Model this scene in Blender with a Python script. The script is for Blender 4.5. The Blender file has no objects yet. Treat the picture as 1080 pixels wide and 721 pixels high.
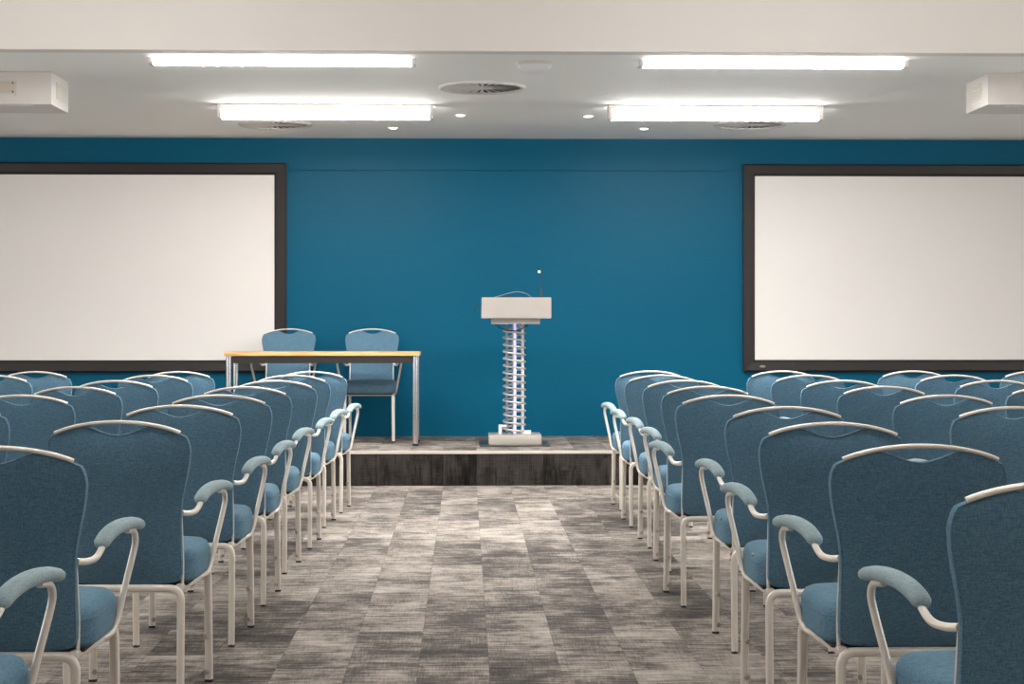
import bpy, bmesh, math, random
from mathutils import Vector, Matrix
PI = math.pi
S = bpy.context.scene
COL = S.collection
random.seed(7)

# ------------------------------------------------------------------ camera frame
F = 1850.0                      # focal length in pixels of a 1080 wide frame
HZ = 342.0                      # image row of the horizon
CZ = 1.21                       # camera height
TH = math.atan(49.0 / F)        # camera turned slightly right of the wall's normal
FW = Vector((math.sin(TH), math.cos(TH), 0))
RT = Vector((math.cos(TH), -math.sin(TH), 0))

def at(px, d, z=0.0):
    """ground point seen in column px at depth d"""
    p = FW * d + RT * ((px - 540.0) / F * d)
    return Vector((p.x, p.y, z))
def on_z(px, py, z):
    """point of the horizontal plane z seen at a pixel"""
    d = F * (CZ - z) / (py - HZ)
    return at(px, d, z)
def on_y(px, py, Y):
    """point of the plane y = Y seen at a pixel"""
    r = (px - 540.0) / F
    d = Y / (FW.y + r * RT.y)
    p = at(px, d)
    p.z = CZ - (py - HZ) / F * d
    return p

STAGE = 0.26
CEIL = 2.79
WALL = 14.925
EDGE = 13.17
BULK = 10.14
HIGH = 3.45
XL, XR, YB = -6.6, 6.8, -3.2

# ------------------------------------------------------------------ materials
def lin(r, g, b):
    def c(v):
        v /= 255.0
        return v / 12.92 if v <= 0.04045 else ((v + 0.055) / 1.055) ** 2.4
    return (c(r), c(g), c(b), 1)

def new_mat(name):
    m = bpy.data.materials.new(name); m.use_nodes = True
    nt = m.node_tree
    return m, nt, nt.nodes['Principled BSDF']

def N(nt, t, **kw):
    n = nt.nodes.new(t)
    for k, v in kw.items(): setattr(n, k, v)
    return n

def plain(name, col, rough=0.5, metal=0.0, var=0.06, scale=20, bump=0.0, bscale=200, spec=0.5):
    m, nt, b = new_mat(name)
    tc = N(nt, 'ShaderNodeTexCoord')
    no = N(nt, 'ShaderNodeTexNoise'); no.inputs['Scale'].default_value = scale
    nt.links.new(tc.outputs['Object'], no.inputs['Vector'])
    mx = N(nt, 'ShaderNodeMix', data_type='RGBA')
    mx.inputs['A'].default_value = tuple(c * (1 - var) for c in col[:3]) + (1,)
    mx.inputs['B'].default_value = tuple(min(1, c * (1 + var)) for c in col[:3]) + (1,)
    nt.links.new(no.outputs['Fac'], mx.inputs['Factor'])
    nt.links.new(mx.outputs['Result'], b.inputs['Base Color'])
    b.inputs['Roughness'].default_value = rough
    b.inputs['Metallic'].default_value = metal
    b.inputs['Specular IOR Level'].default_value = spec
    if bump:
        n2 = N(nt, 'ShaderNodeTexNoise'); n2.inputs['Scale'].default_value = bscale
        nt.links.new(tc.outputs['Object'], n2.inputs['Vector'])
        bp = N(nt, 'ShaderNodeBump'); bp.inputs['Strength'].default_value = bump
        bp.inputs['Distance'].default_value = 0.004
        nt.links.new(n2.outputs['Fac'], bp.inputs['Height'])
        nt.links.new(bp.outputs['Normal'], b.inputs['Normal'])
    return m

def glow(name, col, strength):
    m, nt, b = new_mat(name)
    b.inputs['Base Color'].default_value = (.8, .8, .8, 1)
    b.inputs['Emission Color'].default_value = col
    b.inputs['Emission Strength'].default_value = strength
    return m

def fabric(name, c1, c2):
    m, nt, b = new_mat(name)
    tc = N(nt, 'ShaderNodeTexCoord')
    fine = N(nt, 'ShaderNodeTexNoise'); fine.inputs['Scale'].default_value = 330; fine.inputs['Detail'].default_value = 3
    nt.links.new(tc.outputs['Object'], fine.inputs['Vector'])
    # woven threads: noise stretched both ways
    mp = N(nt, 'ShaderNodeMapping'); mp.inputs['Scale'].default_value = (420, 420, 60)
    nt.links.new(tc.outputs['Object'], mp.inputs['Vector'])
    th = N(nt, 'ShaderNodeTexNoise'); th.inputs['Scale'].default_value = 1; th.inputs['Detail'].default_value = 1
    nt.links.new(mp.outputs['Vector'], th.inputs['Vector'])
    mp2 = N(nt, 'ShaderNodeMapping'); mp2.inputs['Scale'].default_value = (60, 60, 420)
    nt.links.new(tc.outputs['Object'], mp2.inputs['Vector'])
    th2 = N(nt, 'ShaderNodeTexNoise'); th2.inputs['Scale'].default_value = 1; th2.inputs['Detail'].default_value = 1
    nt.links.new(mp2.outputs['Vector'], th2.inputs['Vector'])
    a1 = N(nt, 'ShaderNodeMath', operation='ADD'); nt.links.new(th.outputs['Fac'], a1.inputs[0]); nt.links.new(th2.outputs['Fac'], a1.inputs[1])
    a2 = N(nt, 'ShaderNodeMath', operation='ADD'); nt.links.new(a1.outputs[0], a2.inputs[0]); nt.links.new(fine.outputs['Fac'], a2.inputs[1])
    rp = N(nt, 'ShaderNodeMapRange'); rp.inputs['From Min'].default_value = 1.15; rp.inputs['From Max'].default_value = 1.85
    nt.links.new(a2.outputs[0], rp.inputs['Value'])
    mx = N(nt, 'ShaderNodeMix', data_type='RGBA')
    mx.inputs['A'].default_value = c1; mx.inputs['B'].default_value = c2
    nt.links.new(rp.outputs['Result'], mx.inputs['Factor'])
    nt.links.new(mx.outputs['Result'], b.inputs['Base Color'])
    b.inputs['Roughness'].default_value = 0.9
    b.inputs['Specular IOR Level'].default_value = 0.15
    b.inputs['Sheen Weight'].default_value = 0.18
    b.inputs['Sheen Roughness'].default_value = 0.45
    b.inputs['Sheen Tint'].default_value = (.6, .8, .85, 1)
    bp = N(nt, 'ShaderNodeBump'); bp.inputs['Strength'].default_value = 0.25; bp.inputs['Distance'].default_value = 0.002
    nt.links.new(a2.outputs[0], bp.inputs['Height'])
    nt.links.new(bp.outputs['Normal'], b.inputs['Normal'])
    return m

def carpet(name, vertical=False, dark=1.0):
    """printed carpet planks 25 cm wide, 1 m long, each with its own cut of a streaky print"""
    m, nt, b = new_mat(name)
    L = nt.links.new
    def math_(op, a, bb=None, v=None):
        n = N(nt, 'ShaderNodeMath', operation=op)
        L(a, n.inputs[0])
        if bb is not None: L(bb, n.inputs[1])
        if v is not None: n.inputs[1].default_value = v
        return n.outputs[0]
    g = N(nt, 'ShaderNodeNewGeometry')
    sp = N(nt, 'ShaderNodeSeparateXYZ'); L(g.outputs['Position'], sp.inputs[0])
    X = sp.outputs['X']; Y = sp.outputs['Z'] if vertical else sp.outputs['Y']
    u = math_('DIVIDE', math_('SUBTRACT', X, v=0.083), v=0.25)
    ci = math_('FLOOR', u)
    wn = N(nt, 'ShaderNodeTexWhiteNoise', noise_dimensions='1D'); L(ci, wn.inputs['W'])
    vv = math_('ADD', math_('DIVIDE', Y, v=1.0), wn.outputs['Value'])
    ri = math_('FLOOR', vv)
    cb = N(nt, 'ShaderNodeCombineXYZ'); L(ci, cb.inputs[0]); L(ri, cb.inputs[1])
    wt = N(nt, 'ShaderNodeTexWhiteNoise', noise_dimensions='2D'); L(cb.outputs[0], wt.inputs['Vector'])
    off = N(nt, 'ShaderNodeVectorMath', operation='SCALE'); L(wt.outputs['Color'], off.inputs[0]); off.inputs['Scale'].default_value = 60
    loc = N(nt, 'ShaderNodeCombineXYZ'); L(X, loc.inputs[0]); L(Y, loc.inputs[1])
    vec = N(nt, 'ShaderNodeVectorMath', operation='ADD'); L(loc.outputs[0], vec.inputs[0]); L(off.outputs[0], vec.inputs[1])
    def noise(sx, sy, det, ro=0.6, src=None):
        mp = N(nt, 'ShaderNodeMapping'); mp.inputs['Scale'].default_value = (sx, sy, 1)
        L(src or vec.outputs[0], mp.inputs['Vector'])
        n = N(nt, 'ShaderNodeTexNoise'); n.inputs['Scale'].default_value = 1; n.inputs['Detail'].default_value = det; n.inputs['Roughness'].default_value = ro
        L(mp.outputs['Vector'], n.inputs['Vector']); return n.outputs['Fac']
    if not vertical:
        parts = ((noise(3.4, 2.6, 6, .68), 1.45), (noise(8, 17, 5, .72), .85), (noise(2.8, 46, 3, .68), .95), (noise(240, 10, 1, .5), .34), (noise(9, 120, 1, .5), .24))
    else:
        parts = ((noise(5, 3, 3, .6), 1.3), (noise(26, 5, 3, .6), .62), (noise(70, 4, 2, .6), .55), (noise(10, 150, 1, .5), .35), (noise(160, 9, 1, .5), .30))
    s = math_('MULTIPLY', wt.outputs['Value'], v=0.22); mean = .11
    for o_, w_ in parts:
        s = math_('ADD', s, math_('MULTIPLY', o_, v=w_)); mean += w_ * .5
    rp = N(nt, 'ShaderNodeMapRange'); rp.inputs['From Min'].default_value = mean - .43; rp.inputs['From Max'].default_value = mean + .43
    L(s, rp.inputs['Value'])
    cr = N(nt, 'ShaderNodeValToRGB'); L(rp.outputs['Result'], cr.inputs['Fac'])
    e = cr.color_ramp.elements
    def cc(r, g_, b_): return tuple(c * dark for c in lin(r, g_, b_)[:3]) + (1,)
    e[0].position = 0; e[0].color = cc(66, 62, 60)
    e[1].position = 1; e[1].color = cc(186, 177, 168)
    e2 = cr.color_ramp.elements.new(0.35); e2.color = cc(100, 94, 90)
    e3 = cr.color_ramp.elements.new(0.66); e3.color = cc(154, 145, 137)
    # darker hairline where planks meet
    fr = math_('FRACT', u); fr = math_('ABSOLUTE', math_('SUBTRACT', fr, v=0.5)); seam = math_('GREATER_THAN', fr, v=0.492)
    fy = math_('FRACT', vv); fy = math_('ABSOLUTE', math_('SUBTRACT', fy, v=0.5)); seamy = math_('GREATER_THAN', fy, v=0.497)
    sm = math_('MULTIPLY', math_('MAXIMUM', seam, seamy), v=0.22)
    mx = N(nt, 'ShaderNodeMix', data_type='RGBA'); L(sm, mx.inputs['Factor']); L(cr.outputs['Color'], mx.inputs['A']); mx.inputs['B'].default_value = lin(50, 46, 44)
    L(mx.outputs['Result'], b.inputs['Base Color'])
    b.inputs['Roughness'].default_value = 0.95; b.inputs['Specular IOR Level'].default_value = 0.1
    bp = N(nt, 'ShaderNodeBump'); bp.inputs['Strength'].default_value = 0.35; bp.inputs['Distance'].default_value = 0.003
    L(s, bp.inputs['Height']); L(bp.outputs['Normal'], b.inputs['Normal'])
    return m

def wood(name):
    m, nt, b = new_mat(name)
    tc = N(nt, 'ShaderNodeTexCoord'); mp = N(nt, 'ShaderNodeMapping'); mp.inputs['Scale'].default_value = (3, 30, 30)
    nt.links.new(tc.outputs['Object'], mp.inputs['Vector'])
    n = N(nt, 'ShaderNodeTexNoise'); n.inputs['Scale'].default_value = 1.5; n.inputs['Detail'].default_value = 4
    nt.links.new(mp.outputs['Vector'], n.inputs['Vector'])
    cr = N(nt, 'ShaderNodeValToRGB'); nt.links.new(n.outputs['Fac'], cr.inputs['Fac'])
    cr.color_ramp.elements[0].position = .3; cr.color_ramp.elements[0].color = lin(206, 150, 92)
    cr.color_ramp.elements[1].position = .7; cr.color_ramp.elements[1].color = lin(240, 196, 136)
    nt.links.new(cr.outputs['Color'], b.inputs['Base Color']); b.inputs['Roughness'].default_value = .4
    return m

M = {}
M['floor'] = carpet('carpet_planks')
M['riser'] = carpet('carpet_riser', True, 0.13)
M['blue'] = plain('blue_wall_paint', lin(0, 91, 121), 0.42, 0, .035, 1.1, .05, 160, .15)
M['white'] = plain('white_wall_paint', lin(220, 214, 208), 0.75, 0, .02, 2)
M['ceil'] = plain('ceiling_paint', lin(243, 242, 238), 0.8, 0, .025, 1.2)
M['unit'] = plain('white_enamel', lin(214, 208, 202), 0.5, 0, .015, 4)
M['grille'] = plain('beige_grille', lin(205, 196, 180), 0.5, 0, .03, 30)
M['grille2'] = plain('pale_grille', lin(214, 207, 194), 0.5, 0, .03, 30)
M['dark'] = plain('dark_gap', lin(40, 38, 36), 0.7, 0, .05, 30)
M['ventback'] = plain('vent_shadow_box', lin(60, 60, 58), 0.7, 0, .05, 30)
M['frame'] = plain('black_brown_frame', lin(31, 25, 22), 0.45, 0, .10, 8, .03, 300)
M['screen'] = plain('screen_fabric', lin(240, 236, 232), 0.85, 0, .01, 3)
M['fabric'] = fabric('teal_fabric', lin(73, 106, 128), lin(104, 138, 158))
M['padfab'] = fabric('worn_teal_fabric', lin(136, 155, 160), lin(164, 181, 185))  # paler copy for arm pads: overhead light on their tops put into the colour
M['metal'] = plain('satin_painted_metal', lin(234, 225, 214), 0.38, 0.18, .04, 40)
M['screw'] = plain('screw_metal', lin(190, 180, 170), 0.3, 0.9, .04, 60)
M['pan'] = plain('black_underside', lin(30, 30, 32), 0.7, 0, .05, 40)
M['glide'] = plain('dark_plastic', lin(38, 36, 36), 0.6, 0, .05, 40)
M['chrome'] = plain('chrome', lin(228, 228, 228), 0.2, 1.0, .0, 2)
M['alu'] = plain('brushed_aluminium', lin(200, 192, 182), 0.36, 0.45, .03, 60)
M['plate'] = plain('dark_steel_plate', lin(120, 116, 112), 0.3, 0.9, .04, 30)
M['postgrey'] = plain('grey_post', lin(150, 150, 160), 0.4, 0.4, .03, 40)
M['desk'] = plain('pale_lectern_board', lin(164, 157, 151), 0.45, 0, .05, 9)
M['tray'] = plain('grey_board', lin(198, 192, 186), 0.45, 0, .04, 12)
M['whitepl'] = plain('white_plastic', lin(236, 236, 238), 0.4, 0, .02, 30)
M['black'] = plain('black_plastic', lin(24, 24, 26), 0.45, 0, .05, 40)
M['cable'] = plain('grey_cable', lin(126, 120, 114), 0.5, 0, .05, 40)
M['apron'] = plain('dark_apron', lin(46, 42, 40), 0.5, 0, .05, 20)
M['wood'] = wood('beech_veneer')
M['nosing'] = plain('aluminium_nosing', lin(226, 216, 205), 0.35, 0.3, .03, 30)
M['tube_on'] = glow('lit_diffuser_far', lin(255, 253, 250), 37.0)
M['tube_near'] = glow('lit_diffuser_near', lin(255, 253, 250), 92.0)
M['tube_side'] = glow('lit_diffuser_side', lin(255, 253, 250), 10.5)
M['tube_on3'] = glow('lit_diffuser_bulkhead', lin(255, 253, 250), 12.0)  # this and the next: diffusers of the added unseen lamps
M['tube_on2'] = glow('lit_diffuser_seating', lin(255, 253, 250), 14.5)
M['spot_on'] = glow('lit_spot', lin(255, 244, 226), 5.0)
M['violet'] = glow('violet_light', (.42, .40, 1, 1), 0.35)
M['green'] = glow('green_light', (.25, 1, .12, 1), 1.6)
M['dome'] = plain('milky_dome', lin(228, 227, 228), 0.35, 0, .02, 20)

# ------------------------------------------------------------------ mesh helpers
class MB:
    def __init__(s): s.bm = bmesh.new()
    def box(s, x0, x1, y0, y1, z0, z1, bev=0.0, seg=2):
        t = bmesh.new()
        bmesh.ops.create_cube(t, size=1)
        for v in t.verts:
            v.co = Vector(((x0 + x1) / 2 + v.co.x * (x1 - x0), (y0 + y1) / 2 + v.co.y * (y1 - y0), (z0 + z1) / 2 + v.co.z * (z1 - z0)))
        if bev: bmesh.ops.bevel(t, geom=t.edges[:], offset=bev, segments=seg, affect='EDGES', profile=.6)
        s.merge(t); return s
    def merge(s, t):
        me = bpy.data.meshes.new('tmp'); t.to_mesh(me); t.free(); s.bm.from_mesh(me); bpy.data.meshes.remove(me)
    def grid_loops(s, loops, closed=True, cap0=True, cap1=True):
        rows = [[s.bm.verts.new(p) for p in l] for l in loops]
        n = len(rows[0])
        for a, b in zip(rows, rows[1:]):
            for i in range(n if closed else n - 1):
                j = (i + 1) % n
                s.bm.faces.new((a[i], a[j], b[j], b[i]))
        if cap0: s.bm.faces.new(rows[0][::-1])
        if cap1: s.bm.faces.new(rows[-1])
        return s
    def tube(s, pts, r=0.01, n=10, smooth=6, square=0.0, ry=None, rad=None, closed=False, up=Vector((0, 0, 1))):
        """sweep a round / squarish section along a path rounded by Catmull-Rom sampling"""
        P = [Vector(p) for p in pts]
        if smooth: P = curve(P, smooth, closed)
        m = len(P); loops = []
        prev = None
        for i, p in enumerate(P):
            a = P[(i - 1) % m] if (closed or i) else P[0]
            b = P[(i + 1) % m] if (closed or i < m - 1) else P[-1]
            t = (b - a).normalized()
            if prev is None:
                q = up if abs(t.dot(up)) < .95 else Vector((0, 1, 0))
                side = t.cross(q).normalized()
            else:
                side = (prev - t * prev.dot(t)).normalized()
            prev = side
            nn = side.cross(t).normalized()
            k = rad(i / (m - 1)) if rad else 1.0
            lp = []
            for j in range(n):
                an = 2 * PI * (j + .5) / n
                c, si = math.cos(an), math.sin(an)
                if square:
                    e = 1 - square
                    c = math.copysign(abs(c) ** e, c); si = math.copysign(abs(si) ** e, si)
                lp.append(p + side * (c * r * k) + nn * (si * (ry or r) * k))
            loops.append(lp)
        if closed:
            loops.append(loops[0]); rows = [[s.bm.verts.new(q) for q in l] for l in loops[:-1]]
            for i in range(len(rows)):
                a, b = rows[i], rows[(i + 1) % len(rows)]
                for j in range(n): s.bm.faces.new((a[j], a[(j + 1) % n], b[(j + 1) % n], b[j]))
        else: s.grid_loops(loops)
        return s
    def lathe(s, prof, c=(0, 0, 0), n=32):
        c = Vector(c)
        loops = [[c + Vector((r * math.cos(2 * PI * j / n), r * math.sin(2 * PI * j / n), z)) for j in range(n)] for r, z in prof]
        return s.grid_loops(loops)
    def disc(s, c, nrm, r, h, n=14, bev=.3):
        nrm = Vector(nrm).normalized(); c = Vector(c)
        a = nrm.orthogonal().normalized(); b = nrm.cross(a)
        prof = [(r, 0), (r, h * (1 - bev)), (r * (1 - bev * .5), h)]
        s.grid_loops([[c + nrm * z + (a * math.cos(2 * PI * j / n) + b * math.sin(2 * PI * j / n)) * q for j in range(n)] for q, z in prof])
        return s
    def build(s, name, mat, parent=None, angle=38):
        bmesh.ops.recalc_face_normals(s.bm, faces=s.bm.faces[:])
        me = bpy.data.meshes.new(name); s.bm.to_mesh(me); s.bm.free()
        for p in me.polygons: p.use_smooth = True
        me.set_sharp_from_angle(angle=math.radians(angle))
        me.materials.append(mat)
        o = bpy.data.objects.new(name, me); COL.objects.link(o)
        if parent: o.parent = parent
        return o

def curve(P, k, closed=False):
    out = []; n = len(P)
    rng = range(n if closed else n - 1)
    for i in rng:
        p1, p2 = P[i], P[(i + 1) % n]
        p0 = P[(i - 1) % n] if (closed or i) else p1 * 2 - p2
        p3 = P[(i + 2) % n] if (closed or i < n - 2) else p2 * 2 - p1
        for j in range(k):
            t = j / k
            out.append(.5 * ((2 * p1) + (p2 - p0) * t + (2 * p0 - 5 * p1 + 4 * p2 - p3) * t * t + (3 * p1 - p0 - 3 * p2 + p3) * t ** 3))
    if not closed: out.append(P[-1])
    return out

def bend(pts, r, seg=5):
    """polyline with its inner corners rounded by arcs"""
    P = [Vector(p) for p in pts]; out = [P[0]]
    for a, b, c in zip(P, P[1:], P[2:]):
        u = (a - b); w = (c - b)
        q = min(r, u.length * .49, w.length * .49)
        s, e = b + u.normalized() * q, b + w.normalized() * q
        for i in range(seg + 1):
            t = i / seg
            out.append(s * (1 - t) ** 2 + b * 2 * t * (1 - t) + e * t * t)
    out.append(P[-1]); return out

def thing(name, label, cat, loc=(0, 0, 0), rz=0, group=None):
    o = bpy.data.objects.new(name, None); COL.objects.link(o)
    o.empty_display_size = .1
    o.location = loc; o.rotation_euler = (0, 0, rz); o['label'] = label; o['category'] = cat
    if group: o['group'] = group
    return o
def tag(o, label, cat, group=None):
    o['label'] = label; o['category'] = cat
    if group: o['group'] = group
    return o
def struct(mb, name, mat, label=None, cat=None):
    o = mb.build(name, mat, angle=30); o['kind'] = 'structure'
    o['label'] = label or name.replace('_', ' '); o['category'] = cat or name.split('_')[0]
    return o
def dup(root, loc, rz, label, group):
    r = root.copy(); COL.objects.link(r); r.location = loc; r.rotation_euler = (0, 0, rz); r['label'] = label
    if group: r['group'] = group
    def rec(src, dst):
        for ch in src.children:
            c = ch.copy(); COL.objects.link(c); c.parent = dst; rec(ch, c)
    rec(root, r)
    return r

# ------------------------------------------------------------------ the room
struct(MB().box(XL, XR, YB, WALL + .1, -.12, 0), 'floor', M['floor'], 'grey and beige streaky carpet plank floor of the aisle and seating', 'floor')
# stage: top and riser of one raised carpeted block
struct(MB().box(XL, XR, EDGE + .012, WALL, 0.0, STAGE), 'trim_1', M['floor'], 'carpeted low stage platform in front of the blue wall', 'stage')
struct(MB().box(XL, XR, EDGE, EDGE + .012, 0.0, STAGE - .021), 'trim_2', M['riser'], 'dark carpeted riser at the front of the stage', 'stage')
nm = MB().box(XL, XR, EDGE - .004, EDGE + .014, STAGE - .021, STAGE + .002, .002)
struct(nm, 'trim_3', M['nosing'], 'pale metal nosing along the front edge of the stage', 'trim')
# blue end wall: two boards with a shadow gap between them
zs = on_y(540, 180.0, WALL).z
w = MB()
w.box(XL, XR, WALL + .014, WALL + .12, 0, CEIL + .8)
w.box(XL, XR, WALL, WALL + .014, STAGE, zs - .005)
w.box(XL, XR, WALL, WALL + .014, zs + .005, CEIL)
struct(w, 'wall_back', M['blue'], 'bright blue painted end wall behind the stage', 'wall')
# side and audience-end walls; unseen side windows added to bring in fill light
WZ0, WZ1 = .95, 2.40
def pierced(mb, along, lo, hi, opens, fixed0, fixed1):
    """wall slab made of boxes that leave the window openings free"""
    def bx(a0, a1, z0, z1):
        if a1 - a0 < 1e-4: return
        if along == 'y': mb.box(fixed0, fixed1, a0, a1, z0, z1)
        else: mb.box(a0, a1, fixed0, fixed1, z0, z1)
    bx(lo, hi, 0, WZ0); bx(lo, hi, WZ1, HIGH)
    e = lo
    for c, w in opens:
        bx(e, c - w / 2, WZ0, WZ1); e = c + w / 2
    bx(e, hi, WZ0, WZ1)
    return mb
side_open = [(5.2, 2.2), (8.4, 2.2), (11.7, 1.1)]
back_open = []
struct(pierced(MB(), 'y', YB, WALL + .1, side_open, XL - .1, XL), 'wall_left', M['white'])
struct(pierced(MB(), 'y', YB, WALL + .1, side_open, XR, XR + .1), 'wall_right', M['white'])
struct(pierced(MB(), 'x', XL, XR, back_open, YB - .1, YB), 'wall_front', M['white'], 'white wall at the audience end of the room', 'wall')
nwin = 0
for opens, ax, f, nrm in ((side_open, 'y', XL - .05, 1), (side_open, 'y', XR + .05, -1), (back_open, 'x', YB - .05, 1)):
    for c, w in opens:
        nwin += 1
        mb = MB(); t_ = .05
        def bx(a0, a1, z0, z1):
            if ax == 'y': mb.box(f - .03, f + .03, a0, a1, z0, z1, .004)
            else: mb.box(a0, a1, f - .03, f + .03, z0, z1, .004)
        bx(c - w / 2, c + w / 2, WZ0, WZ0 + t_); bx(c - w / 2, c + w / 2, WZ1 - t_, WZ1)
        for q in (c - w / 2, c - t_ / 2, c + w / 2 - t_): bx(q, q + t_, WZ0 + t_, WZ1 - t_)
        struct(mb, 'window_%d' % nwin, M['unit'])  # unseen window frame, added with its opening for fill light
        ld = bpy.data.lights.new('window_portal', 'AREA'); ld.shape = 'RECTANGLE'; ld.size = w; ld.size_y = WZ1 - WZ0
        ld.cycles.is_portal = True
        lo_ = bpy.data.objects.new('window_portal', ld); COL.objects.link(lo_)
        if ax == 'y':
            lo_.location = (f, c, (WZ0 + WZ1) / 2); lo_.rotation_euler = (PI / 2, 0, -nrm * PI / 2)
        else:
            lo_.location = (c, f, (WZ0 + WZ1) / 2); lo_.rotation_euler = (PI / 2, 0, 0 if nrm > 0 else PI)
            lo_.rotation_euler = (PI / 2, 0, PI)
# dropped ceiling over the stage end, its upright face, and the higher ceiling over the seats
struct(MB().box(XL, XR, BULK, WALL + .1, CEIL, CEIL + .1), 'ceiling', M['ceil'], 'grey white dropped ceiling over the stage end', 'ceiling')
struct(MB().box(XL, XR, BULK - .02, BULK + .1, CEIL - .004, HIGH), 'trim_4', M['white'], 'plain cream bulkhead face above the seating', 'bulkhead')
struct(MB().box(XL, XR, YB, BULK, HIGH, HIGH + .1), 'ceiling_high', M['ceil'], 'higher ceiling over the seating', 'ceiling')

# ------------------------------------------------------------------ projection screens
def screen(px_in, side, label, badge=False):
    """px_in: column of the outer frame edge nearest the middle of the wall; side: +1 the screen lies to the right"""
    fy = WALL - .06
    e = on_y(px_in, 172.5, fy).x
    zt = on_y(540, 172.3, fy).z; zb = on_y(540, 392.0, fy).z
    fw = .100; W = 3.02
    t = thing('projection_screen', label, 'projection screen', (e + side * W / 2, WALL, (zt + zb) / 2), group='wall screens')
    h = (zt - zb) / 2; w2 = W / 2
    # mitred frame of chamfered profile
    prof = [(0, 0), (0, -.05), (.012, -.06), (fw - .02, -.052), (fw, -.034), (fw, 0)]   # (inwards, y)
    mb = MB()
    for k, (a, b) in enumerate((((-1, -1), (1, -1)), ((1, -1), (1, 1)), ((1, 1), (-1, 1)), ((-1, 1), (-1, -1)))):
        la = [Vector((a[0] * (w2 - i), y, a[1] * (h - i))) for i, y in prof]
        lb = [Vector((b[0] * (w2 - i), y, b[1] * (h - i))) for i, y in prof]
        mb.grid_loops([la, lb])
    mb.build('screen_frame', M['frame'], t, 20)
    MB().box(-w2 + fw - .01, w2 - fw + .01, -.030, -.004, -h + fw - .01, h - fw + .01).build('screen_surface', M['screen'], t)
    if badge:
        p = on_y(804.3, 386.2, fy) - Vector(t.location)
        b = MB(); n = 20
        b.grid_loops([[Vector((p.x + .026 * s * math.cos(2 * PI * j / n), y, p.z + .0105 * s * math.sin(2 * PI * j / n))) for j in range(n)]
                      for s, y in ((1, -.052), (1, -.060), (.8, -.0625))])
        o = b.build('oval_badge', M['screw'], t); o['label'] = 'small silver oval badge'
    return t
screen(301.6, -1, 'large white projection screen in a black frame, left of the stage table')
screen(784.3, 1, 'large white projection screen in a black frame, right side of the wall', True)

# ------------------------------------------------------------------ ceiling things
def batten(name, x0, x1, y0, depth, h_body, h_lit, zc, label, group, lit='tube_on'):
    L = x1 - x0
    t = thing(name, label, 'ceiling light', ((x0 + x1) / 2, y0 + depth / 2, zc), group=group)
    a = L / 2; d = depth / 2; cap = .028
    if h_body: MB().box(-a + .004, a - .004, -d, d, -h_body, -.006, .004).build('light_body', M['unit'], t)
    zb = -h_body - h_lit
    z0 = -h_body if h_body else -.002
    pr = [(-d, z0), (-d, zb + h_lit * .22), (-d + depth * .14, zb), (d - depth * .14, zb), (d, zb + h_lit * .22), (d, z0)]
    df = MB().grid_loops([[Vector((x, y, z)) for y, z in pr] for x in (-a + cap, a - cap)]).build('diffuser', M['tube_side'], t, 20)
    df.data.materials.append(M[lit])
    for p in df.data.polygons:
        if p.normal.z < -.9: p.material_index = 1
    for sx in (-1, 1):
        xs = sorted((sx * (a - cap), sx * a))
        MB().box(xs[0], xs[1], -d - .003, d + .003, zb - .002, -.001, .004).build('end_cap', M['unit'], t)
    return t
yA = on_z(300, 60.8, CEIL).y
yB = on_z(300, 109, CEIL).y
gL = 'linear ceiling lights'
for (pa, pb, y0, dep, hb, hl, row, side, ya) in (
        (156.5, 438.5, yA, .10, 0.0, .036, 'nearer the bulkhead', 'left', 65),
        (674, 957.5, yA, .10, 0.0, .040, 'nearer the bulkhead', 'right', 66),
        (229, 457, yB, .12, .036, .066, 'nearer the blue wall', 'left', 117),
        (641.8, 868.5, yB, .12, .036, .066, 'nearer the blue wall', 'right', 118)):
    A = on_y(pa, ya, y0 + (0 if hb else .02)); B = on_y(pb, ya, y0 + (0 if hb else .02))
    batten('ceiling_light', A.x, B.x, y0, dep, hb, hl, CEIL,
           'long lit ceiling light strip on the %s, in the row %s' % (side, row) if hb else
           'slim long lit ceiling light on the %s, in the row %s' % (side, row), gL, 'tube_on' if hb else 'tube_near')
# unseen lamps added over the seating half to brighten the room
k = 0
for yy, nm_ in ((8.2, 'front'), (4.4, 'middle'), (0.4, 'rear')):
    for xx, sd in ((-1.75, 'left'), (1.75, 'right')):
        batten('ceiling_light', xx - .8, xx + .8, yy, .12, .036, .066, HIGH,
               'long ceiling light over the seating, %s of the %s row' % (sd, nm_), 'lights over the seating', 'tube_on3' if yy > 8 else 'tube_on2')

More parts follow.
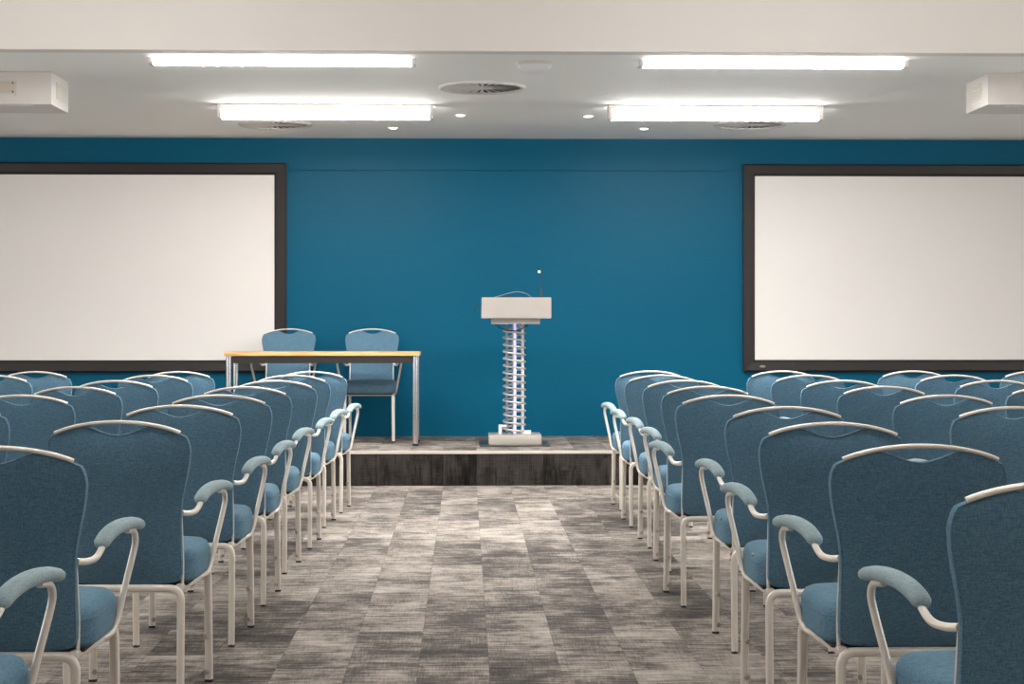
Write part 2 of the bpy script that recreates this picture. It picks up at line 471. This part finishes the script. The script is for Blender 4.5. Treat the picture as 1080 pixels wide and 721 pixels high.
def swirl(px, py, label):
    c = on_z(px, py, CEIL)
    t = thing('ceiling_vent', label, 'ceiling vent', (c.x, c.y, CEIL), group='round ceiling vents')
    R = .29
    MB().lathe([(R, 0), (R, -.010), (R - .012, -.018), (R - .034, -.012), (R - .036, 0)], n=48).build('rim', M['unit'], t)
    MB().lathe([(R - .034, 0), (R - .034, -.003)], n=40).build('backing_plate', M['ventback'], t)
    b = MB()
    n = 24
    for k in range(n):
        a0 = 2 * PI * k / n
        for s in (0,):
            pts = []
            r0, r1 = .07, R - .036
            w0, w1 = .0050, .0165
            d = Vector((math.cos(a0), math.sin(a0), 0)); q = Vector((-d.y, d.x, 0))
            lo = [d * r0 + q * w0 + Vector((0, 0, -.006)), d * r0 + q * -w0 + Vector((0, 0, -.009)),
                  d * r0 + q * -w0 + Vector((0, 0, -.007)), d * r0 + q * w0 + Vector((0, 0, -.004))]
            hi = [d * r1 + q * w1 + Vector((0, 0, -.006)), d * r1 + q * -w1 + Vector((0, 0, -.011)),
                  d * r1 + q * -w1 + Vector((0, 0, -.009)), d * r1 + q * w1 + Vector((0, 0, -.004))]
            b.grid_loops([lo, hi])
    b.build('swirl_vanes', M['unit'], t, 20)
    MB().lathe([(.075, -.002), (.075, -.008), (.06, -.011), (.02, -.011)], n=28).build('hub', M['unit'], t)
swirl(508.8, 91.6, 'round ceiling vent in the middle, closest to the bulkhead and the dome')
swirl(290.5, 130.7, 'round ceiling vent just behind the left long light')
swirl(791, 130.7, 'round ceiling vent just behind the right long light')

c = on_z(563.5, 66.0, CEIL)
t = thing('ceiling_dome', 'unlit round white dome fixture on the ceiling between the long lights', 'ceiling fixture', (c.x, c.y, CEIL))
MB().lathe([(.108, 0), (.110, -.012), (.104, -.018)], n=40).build('base_ring', M['unit'], t)
MB().lathe([(.104, -.012)] + [(.102 * math.cos(a), -.016 - .05 * math.sin(a)) for a in [i * PI / 2 / 9 for i in range(9)]] + [(.004, -.066)], n=40).build('dome', M['dome'], t)

for px, py, lb in ((414.8, 135.2, 'small lit downlight below the right end of the left strip light'),
                   (485.8, 121.8, 'small lit downlight just right of the left strip light'),
                   (620.2, 122.8, 'small lit downlight just left of the right strip light'),
                   (679.2, 136.0, 'small lit downlight below the left end of the right strip light')):
    c = on_z(px, py - 1, CEIL)
    t = thing('downlight', lb, 'downlight', (c.x, c.y, CEIL), group='small ceiling spots')
    MB().lathe([(.046, 0), (.046, -.003), (.042, -.008), (.034, -.004), (.033, 0)], n=28).build('trim_ring', M['tray'], t)
    MB().lathe([(.031, -.001), (.031, -.006), (.024, -.011), (.008, -.012)], n=24).build('lamp', M['spot_on'], t)

def unit(side, label):
    if side < 0:
        f = on_z(54.3, 75.4, CEIL); bk = on_z(71, 86.3, CEIL); zb = CZ + (HZ - 110) / F * (F * (CEIL - CZ) / (HZ - 75.4))
    else:
        f = on_z(1041.8, 76.8, CEIL); bk = on_z(1021.3, 87.8, CEIL); zb = CZ + (HZ - 110.4) / F * (F * (CEIL - CZ) / (HZ - 76.8))
    W = 1.25; D = bk.y - f.y
    x0 = f.x if side < 0 else f.x          # inner end
    t = thing('ventilation_unit', label, 'ventilation unit', (x0 + side * W / 2, f.y + D / 2, CEIL), group='ceiling ventilation boxes')
    w2 = W / 2; h = CEIL - zb
    MB().box(-w2, w2, -D / 2, D / 2, -h, -.001, .004).build('casing', M['unit'], t)
    # front grille with louvres
    g0, g1 = -w2 + .22, w2 - .22
    zc0, zc1 = -h + .065, -h + .145
    fr = MB()
    for a in ((g0, g1, zc0 - .008, zc0), (g0, g1, zc1, zc1 + .008), (g0, g0 + .008, zc0, zc1), (g1 - .008, g1, zc0, zc1)):
        fr.box(a[0], a[1], -D / 2 - .006, -D / 2 + .001, a[2], a[3], .001)
    g = fr.build('front_grille', M['unit'], t)
    lv = MB().box(g0 + .008, g1 - .008, -D / 2 - .0015, -D / 2 + .001, zc0, zc1)
    for i in range(5):
        z = zc0 + (i + .5) * (zc1 - zc0) / 5
        lv.box(g0 + .008, g1 - .008, -D / 2 - .005, -D / 2, z - .0045, z + .0045, .001)
    lv.build('louvre', M['grille'], g)
    dk = MB()
    for gx in (g0 + .02, g1 - .02):
        for z in (zc0 + .012, zc1 - .012): dk.disc((gx, -D / 2 - .005, z), (0, -1, 0), .005, .002, 8)
    dk.build('fastener', M['dark'], g)
    # grille in the inner end
    xi = -side * w2
    e = MB()
    for i in range(6):
        z = -h + .055 + i * .018
        e.box(min(xi, xi - side * .004), max(xi, xi - side * .004), -D / 2 + .13, D / 2 - .13, z, z + .012, .001)
    e.build('end_grille', M['grille2'], t)
    # intake lip under the casing
    MB().box(-w2 + .12, w2 - .12, -D / 2 + .03, -D / 2 + .05, -h - .006, -h + .001, .002).build('intake_lip', M['unit'], t)
unit(-1, 'white boxed ventilation unit hung from the ceiling at far left')
unit(1, 'white boxed ventilation unit hung from the ceiling at far right')

# ------------------------------------------------------------------ chairs
def y_back(z):                      # centre plane of the reclined backrest
    k = (z - .40) / .5
    return -.195 - .085 * k - .02 * k * k
def half(z):                        # half width of the backrest at a height
    tab = [(.38, .180), (.50, .1805), (.58, .1815), (.64, .1855), (.69, .1955), (.74, .2085), (.79, .2185), (.84, .221)]
    if z >= .808:
        q = min(1, (z - .808) / .070)
        return .184 + .037 * max(0, 1 - q ** 2.2) ** .5
    for (a, b), (c, d) in zip(tab, tab[1:]):
        if z <= c:
            s = (z - a) / (c - a); v = b + (d - b) * s; break
    if z < .430:
        q = min(1, (.430 - z) / .032)
        v -= .03 * (1 - math.sqrt(max(0, 1 - q * q)))
    return v
def handle_z(x): return .914 - .029 * (x / .19) ** 2 - .004 * (abs(x) / .19) ** 6
def top_z(x):
    v = handle_z(x) - .0125
    if abs(x) < .106: v -= .037 * (.5 * (1 + math.cos(PI * x / .106))) ** .75
    return v
def bot_z(x): return .391 + .006 * (x / .18) ** 2

def backrest():
    n = 28
    mb = MB(); R = []; Fr = []
    for j in range(n + 1):
        v = j / n; v = .5 - .5 * math.cos(PI * v) * (1 - .25 * math.sin(PI * v)) if False else v
        rr = []; ff = []
        for i in range(n + 1):
            u = -1 + 2 * i / n
            u = math.sin(u * PI / 2) * .6 + u * .4
            vv = math.sin((2 * v - 1) * PI / 2) * .6 + (2 * v - 1) * .4
            vv = (vv + 1) / 2
            z = .391 + vv * (.89 - .391)
            for _ in range(3):
                x = u * half(z); z = bot_z(x) + vv * (top_z(x) - bot_z(x))
            x = u * half(z)
            bl = (1 - abs(u) ** 3.2) * (1 - abs(2 * vv - 1) ** 5)
            yc = y_back(z) - .010 * (1 - u * u)
            rr.append(Vector((x, yc - .006 - .023 * bl, z)))
            ff.append(Vector((x, yc + .022 + .016 * bl, z)))
        R.append(rr); Fr.append(ff)
    def addgrid(G, flip):
        V = [[mb.bm.verts.new(p) for p in r] for r in G]
        for j in range(n):
            for i in range(n):
                q = (V[j][i], V[j][i + 1], V[j + 1][i + 1], V[j + 1][i])
                mb.bm.faces.new(q[::-1] if flip else q)
        return V
    a = addgrid(R, False); b = addgrid(Fr, True)
    def ring(V): return V[0][:] + [V[j][n] for j in range(1, n + 1)] + V[n][:-1][::-1] + [V[j][0] for j in range(n - 1, 0, -1)]
    ra, rb = ring(a), ring(b)
    mid = []
    ctr = Vector((0, 0, .65))
    for p, q in zip(ra, rb):
        m = (p.co + q.co) / 2; o = Vector((m.x, 0, (m.z - .65) * .6)).normalized() * .0035
        mid.append(mb.bm.verts.new(m + o))
    k = len(ra)
    for i in range(k):
        j = (i + 1) % k
        mb.bm.faces.new((ra[i], mid[i], mid[j], ra[j])); mb.bm.faces.new((mid[i], rb[i], rb[j], mid[j]))
    loops = [[p.co.copy() for p in ra], [p.co.copy() for p in rb]]
    return mb, loops

def seat():
    mb = MB(); n = 44
    def outline(t):
        c, s = math.cos(t), math.sin(t)
        e = .42 if s > 0 else .30
        x = .213 * math.copysign(abs(c) ** e, c); y = .218 * math.copysign(abs(s) ** e, s)
        if s < 0: x *= 1 - .10 * abs(s) ** 2
        return x, y + .022
    loops = []
    for sc, z in ((.955, .392), (.985, .395), (1, .405), (1.004, .43), (1, .455), (.985, .473), (.955, .485), (.90, .492), (.75, .4965), (.45, .499), (.12, .500)):
        lp = []
        for i in range(n):
            x, y = outline(2 * PI * (i + .5) / n)
            lp.append(Vector((x * sc, (y - .022) * sc + .022, z)))
        loops.append(lp)
    mb.grid_loops(loops)
    seam = [Vector((outline(2 * PI * (i + .5) / n)[0] * .998, outline(2 * PI * (i + .5) / n)[1] * .998, .462)) for i in range(n)]
    return mb, seam

def make_chair(label):
    t = thing('conference_chair', label, 'chair')
    mb, seam = seat(); sc = mb.build('seat', M['fabric'], t, 60)
    MB().tube([p for p in seam], .0018, 6, 1, closed=True).build('piping', M['fabric'], sc, 60)
    MB().box(-.195, .195, -.175, .225, .383, .3935, .003).build('seat_pan', M['pan'], t)
    mb, loops = backrest(); bk = mb.build('backrest', M['fabric'], t, 50)
    pp = MB()
    for l in loops: pp.tube(l, .0011, 6, 0, closed=True)
    pp.build('piping', M['fabric'], bk, 60)
    # arched handle bar
    hp = []
    for i in range(25):
        x = -.193 + .386 * i / 24; z = handle_z(x)
        hp.append(Vector((x, y_back(z) - .008 * (1 - (x / .19) ** 2) + .001, z - .006)))
    MB().tube(hp, .0155, 12, 0, square=.25, ry=.0062).build('handle_bar', M['metal'], t, 50)
    # seat frame: side rails, cross bars
    fr = MB()
    for s in (-1, 1):
        fr.tube([(s * .190, .172, .379), (s * .186, -.01, .379), (s * .172, -.20, .379)], .0115, 10, 3, square=.45)
    fr.tube([(-.188, .15, .378), (.188, .15, .378)], .009, 8, 0, square=.45)
    fr.tube([(-.120, -.215, .379), (.120, -.215, .379)], .0125, 10, 0, square=.35)
    fr.build('seat_frame', M['metal'], t, 50)
    for s in (-1, 1):
        P = bend([(s * .190, .135, .379), (s * .193, .205, .379), (s * .197, .210, .008)], .034, 6)
        lg = MB().tube(P, .0126, 12, 0, square=.5).build('leg', M['metal'], t, 50)
        MB().box(s * .197 - .0129, s * .197 + .0129, .1971, .2229, 0, .009, .002).build('glide', M['glide'], lg)
        for z in (.035, .155):
            MB().disc((s * .190, .1990, z), (-s * .35, -1, 0), .0095, .010, 14).build('screw', M['screw'], lg)
        P = bend([(s * .100, -.215, .379), (s * .181, -.215, .379), (s * .178, -.213, .008)], .065, 7)
        lg = MB().tube(P, .0118, 12, 0, square=.3).build('leg', M['metal'], t, 50)
        MB().lathe([(.0120, 0), (.0126, .006), (.0118, .010)], (s * .178, -.213, 0), 14).build('glide', M['glide'], lg)
        # upright between seat and back
        up = [Vector((s * .179, y_back(z) + .026, z)) for z in (.379, .45, .52, .58, .64, .70)]
        up[0].y = -.185
        MB().tube(up, .0052, 10, 3).build('back_post', M['metal'], t, 50)
        # arm: pad carried by a tube in front and at the back
        rear = [(s * .184, y_back(.62) + .014, .618), (s * .198, -.180, .612), (s * .212, -.135, .614), (s * .219, -.098, .630), (s * .223, -.072, .653)]
        front = [(s * .247, .100, .658), (s * .256, .150, .650), (s * .257, .172, .622), (s * .250, .168, .58), (s * .232, .142, .49), (s * .218, .122, .418), (s * .208, .095, .386), (s * .192, .05, .377)]
        tb = MB().tube(rear, .0088, 10, 6).tube(front, .0088, 10, 6).build('arm_tube', M['metal'], t, 50)
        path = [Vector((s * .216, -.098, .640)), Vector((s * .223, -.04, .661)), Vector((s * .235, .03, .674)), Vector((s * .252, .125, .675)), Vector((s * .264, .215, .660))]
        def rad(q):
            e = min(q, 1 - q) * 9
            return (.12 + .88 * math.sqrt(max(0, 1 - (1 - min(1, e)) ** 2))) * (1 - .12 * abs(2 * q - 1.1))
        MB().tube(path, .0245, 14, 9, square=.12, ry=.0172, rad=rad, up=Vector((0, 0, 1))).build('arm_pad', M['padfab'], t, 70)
    return t

ORD = ['first', 'second', 'third', 'fourth', 'fifth', 'sixth', 'seventh', 'eighth', 'ninth']
ROWL = [11.45, 10.65, 9.66, 8.72, 7.74, 6.80, 5.74, 4.60, 3.63]
ROWR = [11.60, 10.68, 9.70, 8.78, 7.73, 6.67, 5.65, 4.67, 3.66]
CH = []     # (handle centre column px, row, rows table, label, group)
for i, px in enumerate([329, 308.3, 290, 258.5, 231, 190, 124.4, -6]):
    lb = 'blue fabric armchair on the left edge of the aisle, %s from the stage' % ORD[i] if i else 'blue fabric armchair on the left edge of the aisle, nearest the stage'
    CH.append((px, i, ROWL, lb, 'chairs left of the aisle'))
CH.append((-155, 8, ROWL, 'blue armchair in the bottom left corner of the photo, only its arm showing', 'chairs left of the aisle'))
for i, px in enumerate([685.6, 698.5, 721.5, 746, 768, 829.6, 878, 970, 1124]):
    lb = 'blue fabric armchair on the right edge of the aisle, %s from the stage' % ORD[i] if i else 'blue fabric armchair on the right edge of the aisle, nearest the stage'
    if i == 8: lb = 'blue fabric armchair cut by the right border, largest and nearest on the right'
    CH.append((px, i, ROWR, lb, 'chairs right of the aisle'))
for i, px in enumerate([189, 163, 122, 79.4, 22.5, -55]):
    CH.append((px, i, ROWL, 'blue armchair left of the aisle, second column out, %s row from the stage' % ORD[i], 'chairs left of the aisle'))
for i, px in enumerate([38, -6.7]):
    CH.append((px, i, ROWL, 'blue armchair left of the aisle, third column out, %s row from the stage' % ORD[i], 'chairs left of the aisle'))
for i, px in enumerate([824.5, 853, 888.6, 932, 997.5, 1068]):
    CH.append((px, i, ROWR, 'blue armchair right of the aisle, second column out, %s row from the stage' % ORD[i], 'chairs right of the aisle'))
for i, px in enumerate([962.5, 1005.5, 1051, 1110]):
    CH.append((px, i, ROWR, 'blue armchair right of the aisle, third column out, %s row from the stage' % ORD[i], 'chairs right of the aisle'))
CH.append((1092, 0, ROWR, 'blue armchair at far right by the border, front row, fourth column out', 'chairs right of the aisle'))

proto = make_chair(CH[0][3]); first = True
tagm = MB().box(-.0012, .0012, -.017, .017, -.006, .006, .001).build('seat_tag', M['black'], None); tagm['label'] = 'tiny black tag on the seat edge'
COL.objects.unlink(tagm)
for px, r, tab, lb, grp in CH:
    d = tab[r]
    p = at(px, d - .295); p = p + Vector((0, .295, 0))
    rz = math.radians(random.uniform(-1.6, 1.6))
    # keep the handle where it is seen although the chair is turned
    p.x -= .295 * math.sin(rz)
    if first:
        proto.location = p; proto.rotation_euler = (0, 0, rz); proto['group'] = grp; first = False
    else:
        q = dup(proto, p, rz, lb, grp)
        if tab is ROWR and px in (698.5, 721.5, 829.6, 878):
            g = tagm.copy(); COL.objects.link(g); g.parent = q; g.location = (-.2075, -.05, .477); g.rotation_euler = (0, math.radians(38), 0)
for px, d, lb in ((302.0, 13.90, 'blue armchair on the stage behind the table, in front of the left screen'),
                  (390.9, 13.90, 'blue armchair on the stage behind the table, right one, against the plain blue wall')):
    p = at(px, 14.2); p.y = 14.085 - .0; p.z = STAGE + .003
    p.x = at(px, 14.37).x
    p.y = 14.35
    dup(proto, p, PI, lb, 'chairs on the stage')

# ------------------------------------------------------------------ stage table
yF = 13.66
xa = on_y(236.2, 371, yF).x; xb = on_y(442.4, 371, yF).x
zt = on_y(340, 371.0, yF).z
t = thing('folding_table', 'narrow beech topped table with chrome legs standing on the stage', 'table', ((xa + xb) / 2, yF + .24, STAGE + .003))
W2 = (xb - xa) / 2; H = zt - STAGE - .003
MB().box(-W2, W2, -.24, .24, H - .031, H, .004).build('tabletop', M['wood'], t)
ap = MB()
for y in (-.205, .205): ap.box(-W2 + .05, W2 - .05, y - .012, y + .012, H - .088, H - .034, .002)
for x in (-1, 1): ap.box(x * (W2 - .06) - .012, x * (W2 - .06) + .012, -.205, .205, H - .088, H - .034, .002)
ap.build('apron', M['apron'], t)
for sx in (-1, 1):
    for sy in (-1, 1):
        cx, cy = sx * (W2 - .032), sy * .205
        lg = MB().lathe([(.0225, .012), (.0225, H - .034)], (cx, cy, 0), 20).build('leg', M['chrome'], t)
        MB().lathe([(.018, 0), (.0235, .004), (.0235, .018)], (cx, cy, 0), 20).build('foot_cap', M['glide'], lg)

# ------------------------------------------------------------------ lectern
dC = 13.90
c = at(542.5, dC)
t = thing('lectern', 'pale lectern on a steel coil spring column standing on the stage', 'lectern', (c.x, c.y, STAGE + .003))
pxm = F / dC
zz = lambda y, d: CZ - (y - HZ) / F * d - STAGE - .003
MB().box(-.275, .268, -.275, .275, 0, .010, .003).build('base_plate', M['plate'], t)
bz = .082
MB().box(-.205, .208, -.185, .185, .010, bz, .004).build('base_box', M['alu'], t)
fx = MB().box(-.125, -.100, -.03, .03, bz, bz + .065, .003).box(-.125, -.06, -.03, .03, bz + .052, bz + .070, .003)
fx.build('bracket', M['whitepl'], t)
MB().box(.055, .130, -.05, .03, bz, bz + .026, .003).build('clamp_block', M['whitepl'], t)
zt0 = zz(341.5, dC - .1)         # underside of tray
zd0 = zz(335.6, dC - .2)         # underside of desk
zd1 = zz(313.4, dC - .25)
R = .086
for (x, y, r, m, nme) in ((-.058, .015, .0105, 'postgrey', 'post'), (.066, .02, .0115, 'whitepl', 'post'), (-.014, -.045, .006, 'postgrey', 'post')):
    MB().lathe([(r, bz), (r, zt0)], (x, y, 0), 14).build(nme, M[m], t)
MB().lathe([(.012, bz), (.012, zt0)], (.004, .03, 0), 18).build('light_tube', M['violet'], t)
turns = 15.3
pts = []
for i in range(int(turns * 28) + 1):
    a = 2 * PI * i / 28
    pts.append(Vector((R * math.cos(a - .5), -R * math.sin(a - .5), bz + .012 + (zt0 - bz - .024) * i / (turns * 28))))
MB().tube(pts, .0080, 8, 0).build('coil_spring', M['alu'], t, 60)
MB().box(-.182, .196, -.16, .16, zt0, zd0, .003).build('tray', M['tray'], t)
# desk: box whose top falls away from the audience
b = MB()
x0, x1 = -.262, .282; yf, yb = -.24, .20
b.grid_loops([[Vector((x, yf, zd0)), Vector((x, yf, zd1)), Vector((x, yf + .05, zd1 - .002)), Vector((x, yb, zd1 - .085)), Vector((x, yb, zd0))] for x in (x0, x1)])
bv = b.bm; bmesh.ops.bevel(bv, geom=bv.edges[:], offset=.003, segments=2, affect='EDGES')
b.build('desk_box', M['desk'], t, 30)
lx, ly, lz = t.location

# microphone standing on the desk
mx = at(570.6, 13.75).x
mb_ = Vector((mx, ly - .19, lz + zd1 - .006))
t2 = thing('gooseneck_microphone', 'thin black gooseneck microphone with green light ring on the lectern', 'microphone', mb_)
MB().lathe([(.013, 0), (.013, .014), (.0085, .022), (.0075, .07), (.005, .075)], n=18).build('mic_base', M['black'], t2)
MB().tube([(0, 0, .07), (-.001, 0, .12), (-.008, -.004, .17), (-.016, -.010, .205)], .0036, 8, 5).build('gooseneck', M['black'], t2, 60)
MB().lathe([(.006, .198), (.0095, .203), (.0095, .212), (.006, .216)], (-.0165, -.011, 0), 18).build('light_ring', M['green'], t2)
MB().lathe([(.007, .213), (.010, .217), (.0105, .228), (.006, .236)], (-.017, -.0115, 0), 18).build('capsule', M['black'], t2)

# cables
def cable(name, pts, r, m, lb):
    P = [Vector(p) for p in pts]; o = MB().tube([p - P[0] for p in P], r, 8, 7).build(name, m, None, 70); o.location = P[0]
    return tag(o, lb, 'cable', 'lectern cables')
def LP(px, py, d): p = on_y(px, py, d); return p
yT = ly - .10
ztop = lz + zd1
cable('cable', [(lx - .225, ly - .05, ztop - .025), (lx - .17, ly - .12, ztop - .002), (lx - .09, ly - .13, ztop + .022), (lx + .01, ly - .12, ztop + .045), (lx + .09, ly - .11, ztop + .030), (lx + .15, ly - .08, ztop - .012)], .0032, M['cable'], 'grey cable arching in a loop over the lectern top')
cable('cable', [(lx - .20, ly - .02, ztop - .03), (lx - .12, ly - .09, ztop - .004), (lx - .06, ly - .10, ztop + .014), (lx + .04, ly - .05, ztop - .022)], .003, M['black'], 'dark cable lying low across the left of the lectern top')
cable('cable', [(lx - .24, ly + .12, ztop - .062), (lx - .275, ly + .13, ztop - .045), (lx - .300, ly + .13, ztop - .075), (lx - .318, ly + .13, ztop - .12)], .003, M['black'], 'dark cable end drooping over the left side of the lectern')
MB().tube([(-.155, -.05, zt0 + .001), (-.12, -.07, zt0 - .028), (-.06, -.10, zt0 - .050), (.02, -.105, zt0 - .050), (.09, -.07, zt0 - .02), (.11, -.04, zt0 + .001)], .004, 8, 7).build('cable', M['black'], t, 70)['label'] = 'black cable under the tray'

# ------------------------------------------------------------------ camera, world
cam = bpy.data.cameras.new('camera'); co = bpy.data.objects.new('camera', cam); COL.objects.link(co)
co.location = (0, 0, CZ); co.rotation_euler = (PI / 2, 0, -TH)
cam.sensor_fit = 'HORIZONTAL'; cam.sensor_width = 36; cam.lens = F / 1080 * 36
cam.shift_y = -(360.5 - HZ) / 1080
cam.clip_start = .05; cam.clip_end = 100
S.camera = co
wd = bpy.data.worlds.new('world'); S.world = wd; wd.use_nodes = True
wd.node_tree.nodes['Background'].inputs[0].default_value = (1, .985, .97, 1)
wd.node_tree.nodes['Background'].inputs[1].default_value = 3.0
S.view_settings.view_transform = 'Standard'
S.view_settings.look = 'None'
S.view_settings.gamma = 1
S.view_settings.use_curve_mapping = False
S.view_settings.exposure = 1.4
